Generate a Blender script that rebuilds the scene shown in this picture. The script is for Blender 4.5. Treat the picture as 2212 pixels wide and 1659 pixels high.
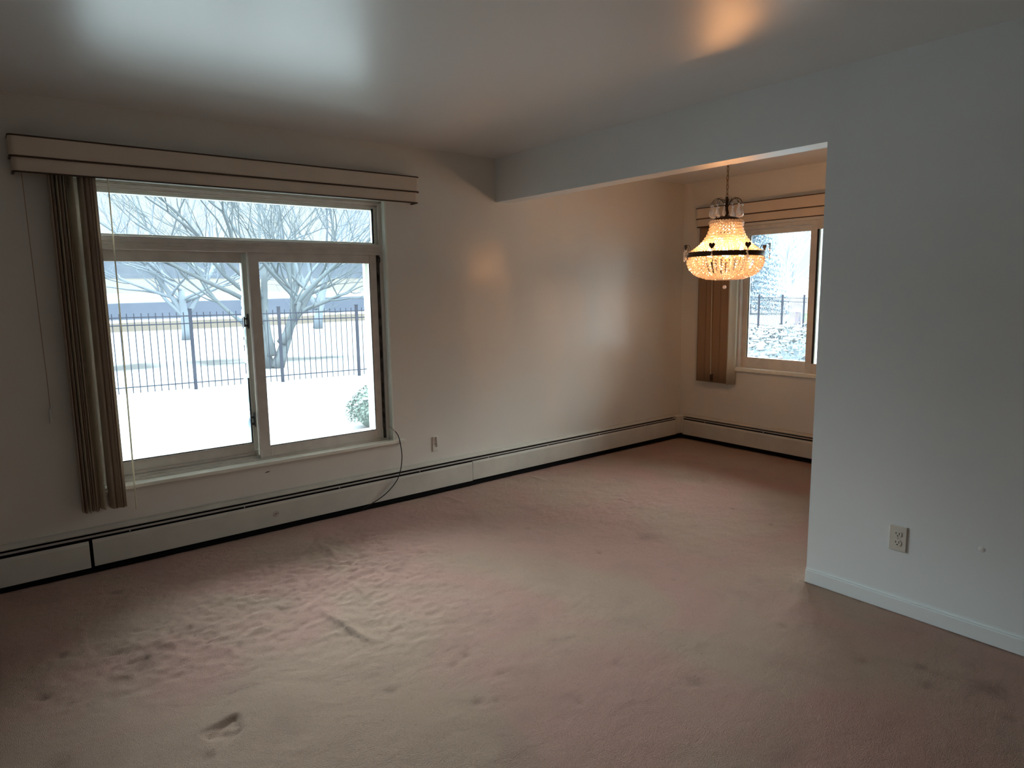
import bpy, math, random
import numpy as np
from mathutils import Vector, Matrix, noise
random.seed(7)
rng = np.random.default_rng(7)
S = bpy.context.scene
for o in list(bpy.data.objects): bpy.data.objects.remove(o)
PI = math.pi

# ------------------------------------------------------------------ camera
F_PX, YAW, PITCH, ROLL = 1445.78, 0.90231, 0.139536, -0.013934
CAM = Vector((-3.13035, -4.13036, 1.46648))
f = Vector((math.cos(YAW)*math.cos(PITCH), math.sin(YAW)*math.cos(PITCH), -math.sin(PITCH)))
r = Vector((math.sin(YAW), -math.cos(YAW), 0)); u = r.cross(f)
r2 = math.cos(ROLL)*r + math.sin(ROLL)*u; u2 = -math.sin(ROLL)*r + math.cos(ROLL)*u
cd = bpy.data.cameras.new('camera'); cam = bpy.data.objects.new('camera', cd); S.collection.objects.link(cam)
cd.sensor_fit = 'HORIZONTAL'; cd.sensor_width = 36; cd.lens = F_PX/2212*36; cd.clip_start = .02; cd.clip_end = 900
M = Matrix((( r2.x, u2.x, -f.x, CAM.x), (r2.y, u2.y, -f.y, CAM.y), (r2.z, u2.z, -f.z, CAM.z), (0, 0, 0, 1)))
cam.matrix_world = M; S.camera = cam

# ------------------------------------------------------------------ light and exposure
SKY = 4.3
W = bpy.data.worlds.new('overcast_sky'); S.world = W; W.use_nodes = True
nt = W.node_tree; nt.nodes.clear()
tc = nt.nodes.new('ShaderNodeTexCoord'); sx = nt.nodes.new('ShaderNodeSeparateXYZ'); nt.links.new(tc.outputs['Generated'], sx.inputs[0])
rp = nt.nodes.new('ShaderNodeValToRGB')      # overcast sky: murky at the horizon, far brighter higher up
rp.color_ramp.elements[0].position = 0.13; rp.color_ramp.elements[0].color = (.088, .100, .107, 1)
rp.color_ramp.elements[1].position = .42; rp.color_ramp.elements[1].color = (1.92, 2.08, 2.22, 1)
nt.links.new(sx.outputs['Z'], rp.inputs[0])
bg = nt.nodes.new('ShaderNodeBackground'); bg.inputs[1].default_value = SKY; nt.links.new(rp.outputs[0], bg.inputs[0])
wo = nt.nodes.new('ShaderNodeOutputWorld'); nt.links.new(bg.outputs[0], wo.inputs[0])
vs = S.view_settings; vs.view_transform = 'Standard'; vs.look = 'None'; vs.gamma = 1; vs.use_curve_mapping = False
vs.exposure = 1.45
BULB = 112.0

# ------------------------------------------------------------------ sizes
XD, CEIL, HEAD, YJ, GZ = 2.26, 2.44, 2.121, -2.53, -.33
XL, YB, TW = -4.7, -6.2, .20       # left wall, rear wall, outer wall thickness

# ------------------------------------------------------------------ helpers
def link(o): S.collection.objects.link(o); return o
class MB:
    def __init__(s): s.v = []; s.f = []; s.m = []
    def add(s, vs, fs, m=0):
        b = len(s.v); s.v += [tuple(q) for q in vs]; s.f += [tuple(i+b for i in q) for q in fs]; s.m += [m]*len(fs); return s
    def box(s, x0, x1, y0, y1, z0, z1, m=0):
        v = [(x, y, z) for x in (x0, x1) for y in (y0, y1) for z in (z0, z1)]
        return s.add(v, [(0,1,3,2),(4,6,7,5),(0,4,5,1),(2,3,7,6),(0,2,6,4),(1,5,7,3)], m)
    def tube(s, pts, rad, n=6, m=0, cap=True):
        pts = [Vector(p) for p in pts]; k = len(pts)
        rads = rad if isinstance(rad, (list, tuple)) else [rad]*k
        vs = []; ref = None
        for i, p in enumerate(pts):
            t = (pts[min(i+1, k-1)] - pts[max(i-1, 0)])
            t = t.normalized() if t.length > 1e-9 else Vector((0,0,1))
            if ref is None:
                ref = Vector((1,0,0)) if abs(t.x) < .8 else Vector((0,1,0))
            a = (ref - t*ref.dot(t)).normalized(); ref = a; b = t.cross(a)
            for j in range(n):
                an = 2*PI*j/n; vs.append(p + (a*math.cos(an) + b*math.sin(an))*rads[i])
        fs = [(i*n+j, i*n+(j+1)%n, (i+1)*n+(j+1)%n, (i+1)*n+j) for i in range(k-1) for j in range(n)]
        if cap: fs += [tuple(range(n))[::-1], tuple((k-1)*n+j for j in range(n))]
        return s.add(vs, fs, m)
    def lathe(s, prof, n=32, c=(0,0,0), m=0):
        vs = [(c[0]+q*math.cos(2*PI*j/n), c[1]+q*math.sin(2*PI*j/n), c[2]+z) for q, z in prof for j in range(n)]
        k = len(prof)
        return s.add(vs, [(i*n+j, i*n+(j+1)%n, (i+1)*n+(j+1)%n, (i+1)*n+j) for i in range(k-1) for j in range(n)], m)
    def sphere(s, c, q, seg=8, rings=5, m=0, sc=(1,1,1)):
        vs = [(c[0], c[1], c[2]+q*sc[2])]
        for i in range(1, rings):
            th = PI*i/rings
            for j in range(seg):
                a = 2*PI*j/seg; vs.append((c[0]+q*sc[0]*math.sin(th)*math.cos(a), c[1]+q*sc[1]*math.sin(th)*math.sin(a), c[2]+q*sc[2]*math.cos(th)))
        vs.append((c[0], c[1], c[2]-q*sc[2])); L = len(vs)-1; fs = []
        for j in range(seg):
            fs.append((0, 1+j, 1+(j+1) % seg)); fs.append((L, 1+(rings-2)*seg+(j+1) % seg, 1+(rings-2)*seg+j))
        for i in range(rings-2):
            for j in range(seg):
                a = 1+i*seg; fs.append((a+j, a+seg+j, a+seg+(j+1) % seg, a+(j+1) % seg))
        return s.add(vs, fs, m)
    def prism(s, poly, axis, a0, a1, m=0):    # polygon extruded along an axis
        n = len(poly)
        def P(q, a): return {'x': (a, q[0], q[1]), 'y': (q[0], a, q[1]), 'z': (q[0], q[1], a)}[axis]
        vs = [P(q, a0) for q in poly] + [P(q, a1) for q in poly]
        fs = [tuple(range(n))[::-1], tuple(range(n, 2*n))] + [(i, (i+1)%n, n+(i+1)%n, n+i) for i in range(n)]
        return s.add(vs, fs, m)
    def build(s, name, mats, parent=None, smooth=False, bevel=0, loc=None):
        me = bpy.data.meshes.new(name); me.from_pydata(s.v, [], s.f); me.validate(); me.update()
        for m in (mats if isinstance(mats, (list, tuple)) else [mats]): me.materials.append(m)
        if len(s.m) == len(me.polygons): me.polygons.foreach_set('material_index', s.m)
        if smooth: me.polygons.foreach_set('use_smooth', [True]*len(me.polygons))
        import bmesh
        b = bmesh.new(); b.from_mesh(me); bmesh.ops.recalc_face_normals(b, faces=b.faces); b.to_mesh(me); b.free()
        o = link(bpy.data.objects.new(name, me))
        if parent is not None: o.parent = parent
        if loc: o.location = loc
        if bevel:
            md = o.modifiers.new('bevel', 'BEVEL'); md.width = bevel; md.segments = 2; md.limit_method = 'ANGLE'; md.angle_limit = .6
        return o
def struct(o): o['kind'] = 'structure'; return o
def tag(o, label, cat, group=None, kind=None):
    o['label'] = label; o['category'] = cat
    if group: o['group'] = group
    if kind: o['kind'] = kind
    return o
def empty(name, loc=(0,0,0)):
    o = link(bpy.data.objects.new(name, None)); o.location = loc; o.empty_display_size = .05; return o

# ------------------------------------------------------------------ materials
def mat(name, col, rough=.6, spec=.5, metal=0, nscale=0, namp=0, bump=0, bscale=200, trans=None, coat=0, col2=None, crough=.27, cior=1.5):
    m = bpy.data.materials.new(name); m.use_nodes = True; t = m.node_tree; p = t.nodes['Principled BSDF']
    p.inputs['Base Color'].default_value = (*col, 1); p.inputs['Roughness'].default_value = rough
    p.inputs['Specular IOR Level'].default_value = spec; p.inputs['Metallic'].default_value = metal
    p.inputs['Coat Weight'].default_value = coat; p.inputs['Coat Roughness'].default_value = crough
    p.inputs['Coat IOR'].default_value = cior
    co = t.nodes.new('ShaderNodeTexCoord')
    if namp or col2:
        n = t.nodes.new('ShaderNodeTexNoise'); n.inputs['Scale'].default_value = nscale; n.inputs['Detail'].default_value = 6
        t.links.new(co.outputs['Object'], n.inputs['Vector'])
        mx = t.nodes.new('ShaderNodeMix'); mx.data_type = 'RGBA'
        c2 = col2 or tuple(c*(1-namp) for c in col)
        mx.inputs[6].default_value = (*col, 1); mx.inputs[7].default_value = (*c2, 1)
        rr = t.nodes.new('ShaderNodeValToRGB'); rr.color_ramp.elements[0].position = .38; rr.color_ramp.elements[1].position = .66
        t.links.new(n.outputs['Fac'], rr.inputs[0]); t.links.new(rr.outputs[0], mx.inputs[0]); t.links.new(mx.outputs[2], p.inputs['Base Color'])
    if bump:
        n2 = t.nodes.new('ShaderNodeTexNoise'); n2.inputs['Scale'].default_value = bscale; n2.inputs['Detail'].default_value = 3
        t.links.new(co.outputs['Object'], n2.inputs['Vector'])
        b = t.nodes.new('ShaderNodeBump'); b.inputs['Strength'].default_value = bump; b.inputs['Distance'].default_value = .002
        t.links.new(n2.outputs['Fac'], b.inputs['Height']); t.links.new(b.outputs[0], p.inputs['Normal'])
    return m
M_wall_w = mat('cream_gloss_paint', (.80, .775, .71), .40, .5, coat=1.0, crough=.2, nscale=1.1, namp=.05, bump=.05, bscale=60)
M_wall_r = mat('pale_grey_daylit_paint', (.88, .925, .935), .38, .9, nscale=1.5, namp=.04, bump=.05, bscale=60)  # wall paint lightened and blued to carry cool window light
M_ceil = mat('white_gloss_ceiling_paint', (.77, .77, .765), .45, .5, coat=1.0, cior=1.8, crough=.31, nscale=.8, namp=.03, bump=.03, bscale=40)
M_far = mat('plaster_unseen', (.66, .64, .60), .6, .3)
M_frame = mat('weathered_window_paint', (.76, .72, .66), .4, .5, nscale=14, namp=.12)
M_framel = mat('pale_green_white_vinyl', (.84, .88, .80), .35, .5, nscale=9, namp=.06)
M_dark = mat('black_gasket', (.015, .016, .018), .6, .3)
M_grime = mat('grimy_jamb', (.10, .085, .07), .6, .4, nscale=22, col2=(.015, .012, .01))
M_sill = mat('ivory_sill_paint', (.92, .91, .80), .3, .5, nscale=12, namp=.08)
M_heater = mat('ivory_enamel', (.66, .64, .57), .38, .5, nscale=7, namp=.10, bump=.03, bscale=25)
M_black = mat('black_void_metal', (.006, .005, .005), .8, .1)
M_damper = mat('grey_enamel_damper', (.42, .39, .36), .4, .5)
M_val = mat('beige_valance_slat', (.70, .60, .49), .6, .3, nscale=5, namp=.05)
M_valline = mat('dark_brown_valance_edge', (.06, .035, .02), .5, .4)
M_plate = mat('ivory_plastic', (.72, .68, .60), .35, .5)
M_slot = mat('dark_slot', (.01, .008, .006), .7, .2)
M_cable = mat('black_cable_rubber', (.012, .011, .011), .4, .5)
M_metal = mat('silver_connector', (.6, .6, .58), .3, .5, 1)
M_bronze = mat('dark_bronze', (.07, .045, .03), .38, .5, .8)
M_brass = mat('aged_brass', (.28, .17, .08), .35, .5, 1)
M_plaster = mat('white_filler', (.85, .84, .82), .8, .2)
M_plast2 = mat('grey_latch', (.05, .055, .06), .4, .5)

def node_mat(name):
    m = bpy.data.materials.new(name); m.use_nodes = True; t = m.node_tree; t.nodes.clear()
    out = t.nodes.new('ShaderNodeOutputMaterial'); return m, t, out
def vane_mat(name, c1, c2, tr=.35):
    m, t, out = node_mat(name)
    co = t.nodes.new('ShaderNodeTexCoord'); n = t.nodes.new('ShaderNodeTexNoise'); n.inputs['Scale'].default_value = 3
    mp = t.nodes.new('ShaderNodeMapping'); mp.inputs['Scale'].default_value = (60, 60, .6); t.links.new(co.outputs['Object'], mp.inputs[0]); t.links.new(mp.outputs[0], n.inputs['Vector'])
    mx = t.nodes.new('ShaderNodeMix'); mx.data_type = 'RGBA'; mx.inputs[6].default_value = (*c1, 1); mx.inputs[7].default_value = (*c2, 1)
    t.links.new(n.outputs['Fac'], mx.inputs[0])
    d = t.nodes.new('ShaderNodeBsdfDiffuse'); tl = t.nodes.new('ShaderNodeBsdfTranslucent'); ms = t.nodes.new('ShaderNodeMixShader'); ms.inputs[0].default_value = tr
    t.links.new(mx.outputs[2], d.inputs[0]); t.links.new(mx.outputs[2], tl.inputs[0]); t.links.new(d.outputs[0], ms.inputs[1]); t.links.new(tl.outputs[0], ms.inputs[2]); t.links.new(ms.outputs[0], out.inputs[0])
    return m
M_vane = vane_mat('tan_fabric_vane', (.84, .75, .64), (.68, .58, .48), .35)
M_vane4 = vane_mat('dark_tan_fabric_vane', (.52, .41, .32), (.42, .33, .26), .25)
M_vane2 = vane_mat('cream_fabric_vane', (.86, .82, .70), (.76, .71, .58), .4)
M_vane3 = vane_mat('brown_fabric_vane', (.46, .31, .20), (.38, .25, .16), .2)

def glass_mat(name, haze, tint=(.93, .97, .95), blotch=0.):
    m, t, out = node_mat(name)
    tr = t.nodes.new('ShaderNodeBsdfTransparent'); tr.inputs[0].default_value = (*tint, 1)
    gl = t.nodes.new('ShaderNodeBsdfGlossy'); gl.inputs['Roughness'].default_value = .02
    fr = t.nodes.new('ShaderNodeFresnel'); fr.inputs[0].default_value = 1.45
    ms = t.nodes.new('ShaderNodeMixShader'); t.links.new(fr.outputs[0], ms.inputs[0]); t.links.new(tr.outputs[0], ms.inputs[1]); t.links.new(gl.outputs[0], ms.inputs[2])
    tl = t.nodes.new('ShaderNodeBsdfTranslucent'); tl.inputs[0].default_value = (.95, .97, 1, 1)
    m2 = t.nodes.new('ShaderNodeMixShader'); t.links.new(ms.outputs[0], m2.inputs[1]); t.links.new(tl.outputs[0], m2.inputs[2])
    co = t.nodes.new('ShaderNodeTexCoord'); n = t.nodes.new('ShaderNodeTexNoise'); n.inputs['Scale'].default_value = 6; n.inputs['Detail'].default_value = 5
    t.links.new(co.outputs['Object'], n.inputs['Vector'])
    mr = t.nodes.new('ShaderNodeMapRange'); mr.inputs[1].default_value = .4; mr.inputs[2].default_value = .7; mr.inputs[3].default_value = haze*.8; mr.inputs[4].default_value = haze*(1.2+blotch)
    t.links.new(n.outputs['Fac'], mr.inputs[0]); t.links.new(mr.outputs[0], m2.inputs[0]); t.links.new(m2.outputs[0], out.inputs[0])
    return m
M_glass = glass_mat('window_glass_hazy', .012)
M_frost = glass_mat('frosted_edge_ice', .6, blotch=.5)

def crystal(name, col, tl=.5, tp=.3):
    m, t, out = node_mat(name)
    a = t.nodes.new('ShaderNodeBsdfTranslucent'); a.inputs[0].default_value = (*col, 1)
    b = t.nodes.new('ShaderNodeBsdfTransparent'); c = t.nodes.new('ShaderNodeBsdfGlossy'); c.inputs['Roughness'].default_value = .06
    m1 = t.nodes.new('ShaderNodeMixShader'); m1.inputs[0].default_value = tp/(tl+tp); t.links.new(a.outputs[0], m1.inputs[1]); t.links.new(b.outputs[0], m1.inputs[2])
    m2 = t.nodes.new('ShaderNodeMixShader'); m2.inputs[0].default_value = 1-tl-tp; t.links.new(m1.outputs[0], m2.inputs[1]); t.links.new(c.outputs[0], m2.inputs[2])
    t.links.new(m2.outputs[0], out.inputs[0]); return m
M_bead = crystal('crystal_bead', (1, .86, .70), .13, .42)
M_drop = crystal('clear_crystal_drop', (.95, .96, 1), .4, .2)
m, t, out = node_mat('warm_bulb'); e = t.nodes.new('ShaderNodeEmission'); e.inputs[0].default_value = (1, .47, .18, 1); e.inputs[1].default_value = BULB; t.links.new(e.outputs[0], out.inputs[0]); M_bulb = m

# ------------------------------------------------------------------ carpet
def carpet_mat():
    m = bpy.data.materials.new('mauve_carpet'); m.use_nodes = True; t = m.node_tree; p = t.nodes['Principled BSDF']
    p.inputs['Roughness'].default_value = .95; p.inputs['Specular IOR Level'].default_value = .1
    p.inputs['Sheen Weight'].default_value = .06; p.inputs['Sheen Roughness'].default_value = .5; p.inputs['Sheen Tint'].default_value = (.9, .75, .75, 1)
    co = t.nodes.new('ShaderNodeTexCoord')
    def nz(sc, det=5, d=0.):
        n = t.nodes.new('ShaderNodeTexNoise'); n.inputs['Scale'].default_value = sc; n.inputs['Detail'].default_value = det; n.inputs['Distortion'].default_value = d
        t.links.new(co.outputs['Object'], n.inputs['Vector']); return n
    def ramp(src, a, b):
        q = t.nodes.new('ShaderNodeMapRange'); q.inputs[1].default_value = a; q.inputs[2].default_value = b; q.interpolation_type = 'SMOOTHSTEP'; t.links.new(src, q.inputs[0]); return q.outputs[0]
    def mix(fac, a, b):
        q = t.nodes.new('ShaderNodeMix'); q.data_type = 'RGBA'; t.links.new(fac, q.inputs[0])
        for i, c in ((6, a), (7, b)):
            if isinstance(c, tuple): q.inputs[i].default_value = (*c, 1)
            else: t.links.new(c, q.inputs[i])
        return q.outputs[2]
    def mul(a, k):
        q = t.nodes.new('ShaderNodeMath'); q.operation = 'MULTIPLY'; t.links.new(a, q.inputs[0]); q.inputs[1].default_value = k; return q.outputs[0]
    c = mix(ramp(nz(1.3, 4, .6).outputs['Fac'], .40, .62), (.455, .275, .225), (.425, .305, .230))
    c = mix(mul(ramp(nz(3.5, 6, .4).outputs['Fac'], .50, .72), .35), c, (.32, .215, .17))
    c = mix(mul(ramp(nz(420, 2).outputs['Fac'], .40, .75), .6), c, (.20, .13, .115))
    c = mix(mul(ramp(nz(55, 4).outputs['Fac'], .62, .78), .30), c, (.19, .13, .11))
    at = t.nodes.new('ShaderNodeAttribute'); at.attribute_name = 'dirt_shade'  # real dirt plus painted shade of ridges, dent and baseboard gap
    c = mix(at.outputs['Fac'], c, (.085, .05, .042))
    t.links.new(c, p.inputs['Base Color'])
    b = t.nodes.new('ShaderNodeBump'); b.inputs['Strength'].default_value = 1.0; b.inputs['Distance'].default_value = .004
    t.links.new(nz(300, 3).outputs['Fac'], b.inputs['Height'])
    b2 = t.nodes.new('ShaderNodeBump'); b2.inputs['Strength'].default_value = .3; b2.inputs['Distance'].default_value = .012
    t.links.new(nz(28, 4).outputs['Fac'], b2.inputs['Height']); t.links.new(b.outputs[0], b2.inputs['Normal']); t.links.new(b2.outputs[0], p.inputs['Normal'])
    return m
def vnoise(X, Y, sc, seed):
    r_ = np.random.default_rng(seed); g = r_.random((64, 64)); x = X*sc+100; y = Y*sc+100
    xi = np.floor(x).astype(int); yi = np.floor(y).astype(int); fx = x-xi; fy = y-yi
    fx = fx*fx*(3-2*fx); fy = fy*fy*(3-2*fy)
    a = g[xi%64, yi%64]; b = g[(xi+1)%64, yi%64]; c = g[xi%64, (yi+1)%64]; d = g[(xi+1)%64, (yi+1)%64]
    return (a*(1-fx)+b*fx)*(1-fy)+(c*(1-fx)+d*fx)*fy
def segdist(X, Y, pts):
    D = np.full(X.shape, 1e9); T = np.zeros(X.shape); n = len(pts)-1
    for i in range(n):
        (x0, y0), (x1, y1) = pts[i], pts[i+1]; dx, dy = x1-x0, y1-y0; L = dx*dx+dy*dy
        tt = np.clip(((X-x0)*dx+(Y-y0)*dy)/L, 0, 1); d = np.hypot(X-x0-tt*dx, Y-y0-tt*dy)
        k = d < D; D = np.where(k, d, D); T = np.where(k, (i+tt)/n, T)
    return D, T
def cam_floor(px, py):      # carpet marks were measured off the photograph once; this turns a pixel into a floor point
    v = f + r2*((px-1106)/F_PX) + u2*((829.5-py)/F_PX); k = -CAM.z/v.z; return (CAM.x+k*v.x, CAM.y+k*v.y)
def floor():
    d = .0125; xs = np.arange(XL, XD+d, d); ys = np.arange(YB, 0+d, d); xs[-1] = XD; ys[-1] = 0
    X, Y = np.meshgrid(xs, ys, indexing='ij')
    Z = (vnoise(X, Y, 1.2, 1)-.5)*.006 + (vnoise(X+.3*Y, Y, 5, 2)-.5)*.004 + (vnoise(X, Y, 16, 3)-.5)*.0022
    dirt_shade = np.zeros(X.shape)
    # lumpy worn patches in front of the window
    for (px, py, rx, a) in ((740,1210,.55,.011), (330,1410,.45,.010), (860,1330,.5,.006), (560,1290,.5,.006), (1320,1090,.5,.003)):
        cx, cy = cam_floor(px, py); w = np.exp(-((X-cx)**2+(Y-cy)**2*1.6)/rx**2)
        Z += w*a*(vnoise(X, Y, 34, 5)-.5+.6*(vnoise(X, Y, 60, 6)-.5)); dirt_shade += w*np.clip(vnoise(X, Y, 40, 8)-.70, 0, 1)*1.3
    ridges = [((690,1303),(703,1325),(738,1343),(760,1360),(795,1380),(818,1385)), ((755,1252),(780,1272),(797,1290)), ((958,1067),(985,1078),(1008,1086)), ((1130,1025),(1160,1032),(1186,1040)),
              ((690,1175),(715,1186),(745,1214)), ((1860,1400),(2060,1460),(2212,1520))]
    for i, rr in enumerate(ridges):
        D, T = segdist(X, Y, [cam_floor(*q) for q in rr]); e = np.sin(np.clip(T, .02, .98)*PI)
        hgt = (.013, .007, .004, .004, .006, .006)[i]; wd = (.020, .016, .012, .012, .016, .03)[i]
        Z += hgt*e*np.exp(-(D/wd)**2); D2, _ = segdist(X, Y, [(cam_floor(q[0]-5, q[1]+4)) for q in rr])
        dirt_shade += (.75, .4, .5, .5, .3, .25)[i]*e*np.exp(-(D2/(wd*.5))**2)  # shade on the near side of each ridge, painted in
    for (px, py, rr_, a, dd) in ((450,1384,.010,.004,1.), (93,1503,.020,.010,.8), (1582,1097,.014,.004,1.2), (1294,1192,.015,.004,.7), (1395,1158,.05,.002,.5), (740,1340,.01,0,0),
          (1992,1440,.02,.004,.6), (2007,1480,.025,.004,.7), (130,1412,.022,.006,.6), (156,1514,.02,.004,.5), (845,1492,.02,.006,.5), (1071,1512,.010,.004,.9), (1032,1515,.02,.005,.5), (1252,1513,.013,.004,.7),
          (2183,1550,.02,.004,.6), (1690,1350,.02,.005,.5), (1505,1472,.035,.004,.5), (1870,1428,.02,.003,.6), (460,1625,.012,.006,.9), (450,1630,.02,.005,.6), (305,1437,.05,.004,.7), (250,1409,.06,.004,.5), (320,1410,.05,.004,.6), (1335,1431,.02,.003,.4), (120,1650,.04,.005,.6), (1140,1140,.02,.002,.4),
          (930,1415,.02,.003,.4), (1008,1416,.02,.004,.5), (1083,1455,.02,.004,.4), (1397,963,.01,.002,1.), (1665,1131,.015,.002,.7), (2160,1490,.05,.006,.5), (980,1435,.02,.003,.4), (1455,1250,.012,.003,.4), (247,1279,.03,.005,.6)):
        cx, cy = cam_floor(px, py); q = np.exp(-((X-cx)**2+(Y-cy)**2)/rr_**2); Z -= a*q; dirt_shade += dd*q*(.6+.8*vnoise(X, Y, 50, 9))
    # square dent left by a furniture foot
    P4 = [cam_floor(*q) for q in ((437,1577), (512,1541), (522,1575), (470,1617))]
    inside = np.ones(X.shape); 
    for i in range(4):
        (x0, y0), (x1, y1) = P4[i], P4[(i+1)%4]; L = math.hypot(x1-x0, y1-y0); sd = ((x1-x0)*(Y-y0)-(y1-y0)*(X-x0))/L
        cx = sum(q[0] for q in P4)/4; cy = sum(q[1] for q in P4)/4; sg = 1 if ((x1-x0)*(cy-y0)-(y1-y0)*(cx-x0)) > 0 else -1
        inside = np.minimum(inside, sd*sg)
    k = np.clip(inside/.012+.5, 0, 1); Z -= k*.009; Z += k*(vnoise(X, Y, 45, 12)-.5)*.012
    D, T = segdist(X, Y, [P4[0], P4[1], P4[2]]); dirt_shade += .3*np.exp(-(D/.009)**2)  # shade of the dent rim painted along two sides
    dirt_shade += 1.1*np.exp(-((X+.014)/.009)**2)*(Y < YJ+.02)*(.3+.9*vnoise(X, Y, 30, 14))  # shade of the ragged carpet gap at the baseboard, painted in
    dirt_shade = np.clip(.55*dirt_shade*(.5+.8*vnoise(X, Y, 70, 11)), 0, 1); Z -= .004
    nx, ny = X.shape; v = np.stack([X, Y, Z], -1).reshape(-1, 3)
    idx = np.arange(nx*ny).reshape(nx, ny); q = np.stack([idx[:-1,:-1], idx[1:,:-1], idx[1:,1:], idx[:-1,1:]], -1).reshape(-1, 4)
    me = bpy.data.meshes.new('floor'); me.vertices.add(len(v)); me.vertices.foreach_set('co', v.ravel().astype(np.float32))
    me.loops.add(q.size); me.loops.foreach_set('vertex_index', q.ravel().astype(np.int32)); me.polygons.add(len(q))
    me.polygons.foreach_set('loop_start', np.arange(0, q.size, 4, dtype=np.int32)); me.polygons.foreach_set('use_smooth', np.ones(len(q), dtype=bool))
    me.update(calc_edges=True)
    a = me.attributes.new('dirt_shade', 'FLOAT', 'POINT'); a.data.foreach_set('value', dirt_shade.ravel().astype(np.float32))
    me.materials.append(carpet_mat()); struct(link(bpy.data.objects.new('floor', me)))
floor()

# ------------------------------------------------------------------ room shell
WX0, WX1, WZ0, WZ1 = -2.70, -.925, .42, 2.075      # opening of the big window
DY0, DY1, DZ0, DZ1 = -1.97, -.605, .715, 2.0      # opening of the dining window
b = MB()
for a in ((XL-TW, WX0, GZ, 2.6), (WX1, XD+TW, GZ, 2.6)): b.box(a[0], a[1], 0, TW, a[2], a[3])
b.box(WX0, WX1, 0, TW, GZ, WZ0); b.box(WX0, WX1, 0, TW, WZ1, 2.6)
struct(b.build('wall_left', M_wall_w))
b = MB()
b.box(XD, XD+TW, -4.2, DY0, GZ, 2.6); b.box(XD, XD+TW, DY1, 0, GZ, 2.6); b.box(XD, XD+TW, DY0, DY1, GZ, DZ0); b.box(XD, XD+TW, DY0, DY1, DZ1, 2.6)
struct(b.build('wall_far', M_wall_w))
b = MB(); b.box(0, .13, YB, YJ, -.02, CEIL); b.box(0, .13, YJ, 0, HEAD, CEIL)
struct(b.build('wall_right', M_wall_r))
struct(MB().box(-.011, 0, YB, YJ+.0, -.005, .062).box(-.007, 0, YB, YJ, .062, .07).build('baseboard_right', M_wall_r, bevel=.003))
struct(MB().box(XL-TW, XL, YB-TW, 0, -.02, 2.6).build('wall_side', M_far))
struct(MB().box(XL-TW, .13, YB-TW, YB, -.02, 2.6).build('wall_rear', M_far))
struct(MB().box(.13, XD+TW, -4.4, -4.2, -.02, 2.6).build('wall_dining_rear', M_wall_w))
struct(MB().box(XL-TW, XD+TW, YB-TW, TW, CEIL, CEIL+.16).build('ceiling', M_ceil))

# ------------------------------------------------------------------ big window
def rect_frame(b, x0, x1, z0, z1, y0, y1, l, r_, t_, bt, m=0):
    b.box(x0, x0+l, y0, y1, z0, z1, m); b.box(x1-r_, x1, y0, y1, z0, z1, m); b.box(x0+l, x1-r_, y0, y1, z1-t_, z1, m); b.box(x0+l, x1-r_, y0, y1, z0, z0+bt, m)
w1 = struct(empty('window_1', (0, 0, 0)))
b = MB()      # fixed frame with the transom bar
rect_frame(b, WX0, WX1, WZ0, WZ1, .05, .16, .045, .035, .035, .022)
b.box(WX0+.045, WX1-.035, .045, .16, 1.712, 1.775)
b.box(WX0+.045, WX1-.035, .055, .075, 1.775, 1.785)
for z in (1.735, 1.752): b.box(WX0+.045, WX1-.035, .041, .05, z, z+.004)
for z in (2.048, 2.060): b.box(WX0, WX1, .043, .05, z, z+.006)
b.box(WX0+.045, WX1-.035, .062, .08, 2.028, 2.04)
b.build('window_frame', M_frame, w1, bevel=.002)
b = MB(); rect_frame(b, WX0+.045, WX1-.035, 1.785, 2.028, .075, .12, .03, .026, .018, .012); b.build('transom_sash', M_framel, w1, bevel=.002)
MB().box(WX1-.072, WX1-.061, .07, .078, 1.79, 2.02).build('gasket', M_dark, w1)
MB().box(-2.64, -.98, .095, .100, 1.79, 2.022).build('transom_pane', M_glass, w1)
# left sash, outer track
b = MB(); rect_frame(b, -2.655, -1.80, .475, 1.712, .095, .125, .075, .030, .062, .072)
b.box(-2.58, -1.83, .090, .096, .535, .541); lf = b.build('sliding_sash', M_frame, w1, bevel=.002)
MB().box(-1.862, -1.83, .088, .13, .49, 1.70).box(-1.85, -1.838, .080, .09, .46, .50).box(-1.85, -1.838, .076, .09, 1.665, 1.70).build('meeting_stile', M_framel, lf, bevel=.002)
MB().box(-2.585, -1.855, .108, .113, .54, 1.655).build('pane', M_glass, lf)
MB().box(-2.585, -1.86, .094, .1075, .541, .546).box(-1.868, -1.862, .094, .1075, .54, .95).build('gasket', M_dark, lf)
b = MB()      # ice along the meeting stile
for i in range(46):
    z = .56+1.0*random.random()**1.2; w = .006+.035*random.random()*(1-abs(z-.95)/1.1); h = .01+.035*random.random(); x = -1.864-w*random.random()*.6
    pts = [(x-w*.5*(.6+.6*random.random())*math.cos(a_), z+h*(.6+.6*random.random())*math.sin(a_)) for a_ in np.linspace(0, 2*PI, 9)[:-1]]
    b.prism(pts, 'y', .1045, .1075)
b.build('frost', M_frost, lf)
for z in (1.30, .69):
    q = MB().box(-1.874, -1.866, .079, .088, z-.035, z+.028).box(-1.866, -1.848, .074, .088, z-.032, z-.02).box(-1.866, -1.848, .074, .088, z+.01, z+.02).box(-1.852, -1.846, .070, .088, z-.045, z+.045)
    q.build('latch', M_plast2, lf, bevel=.002)
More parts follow.
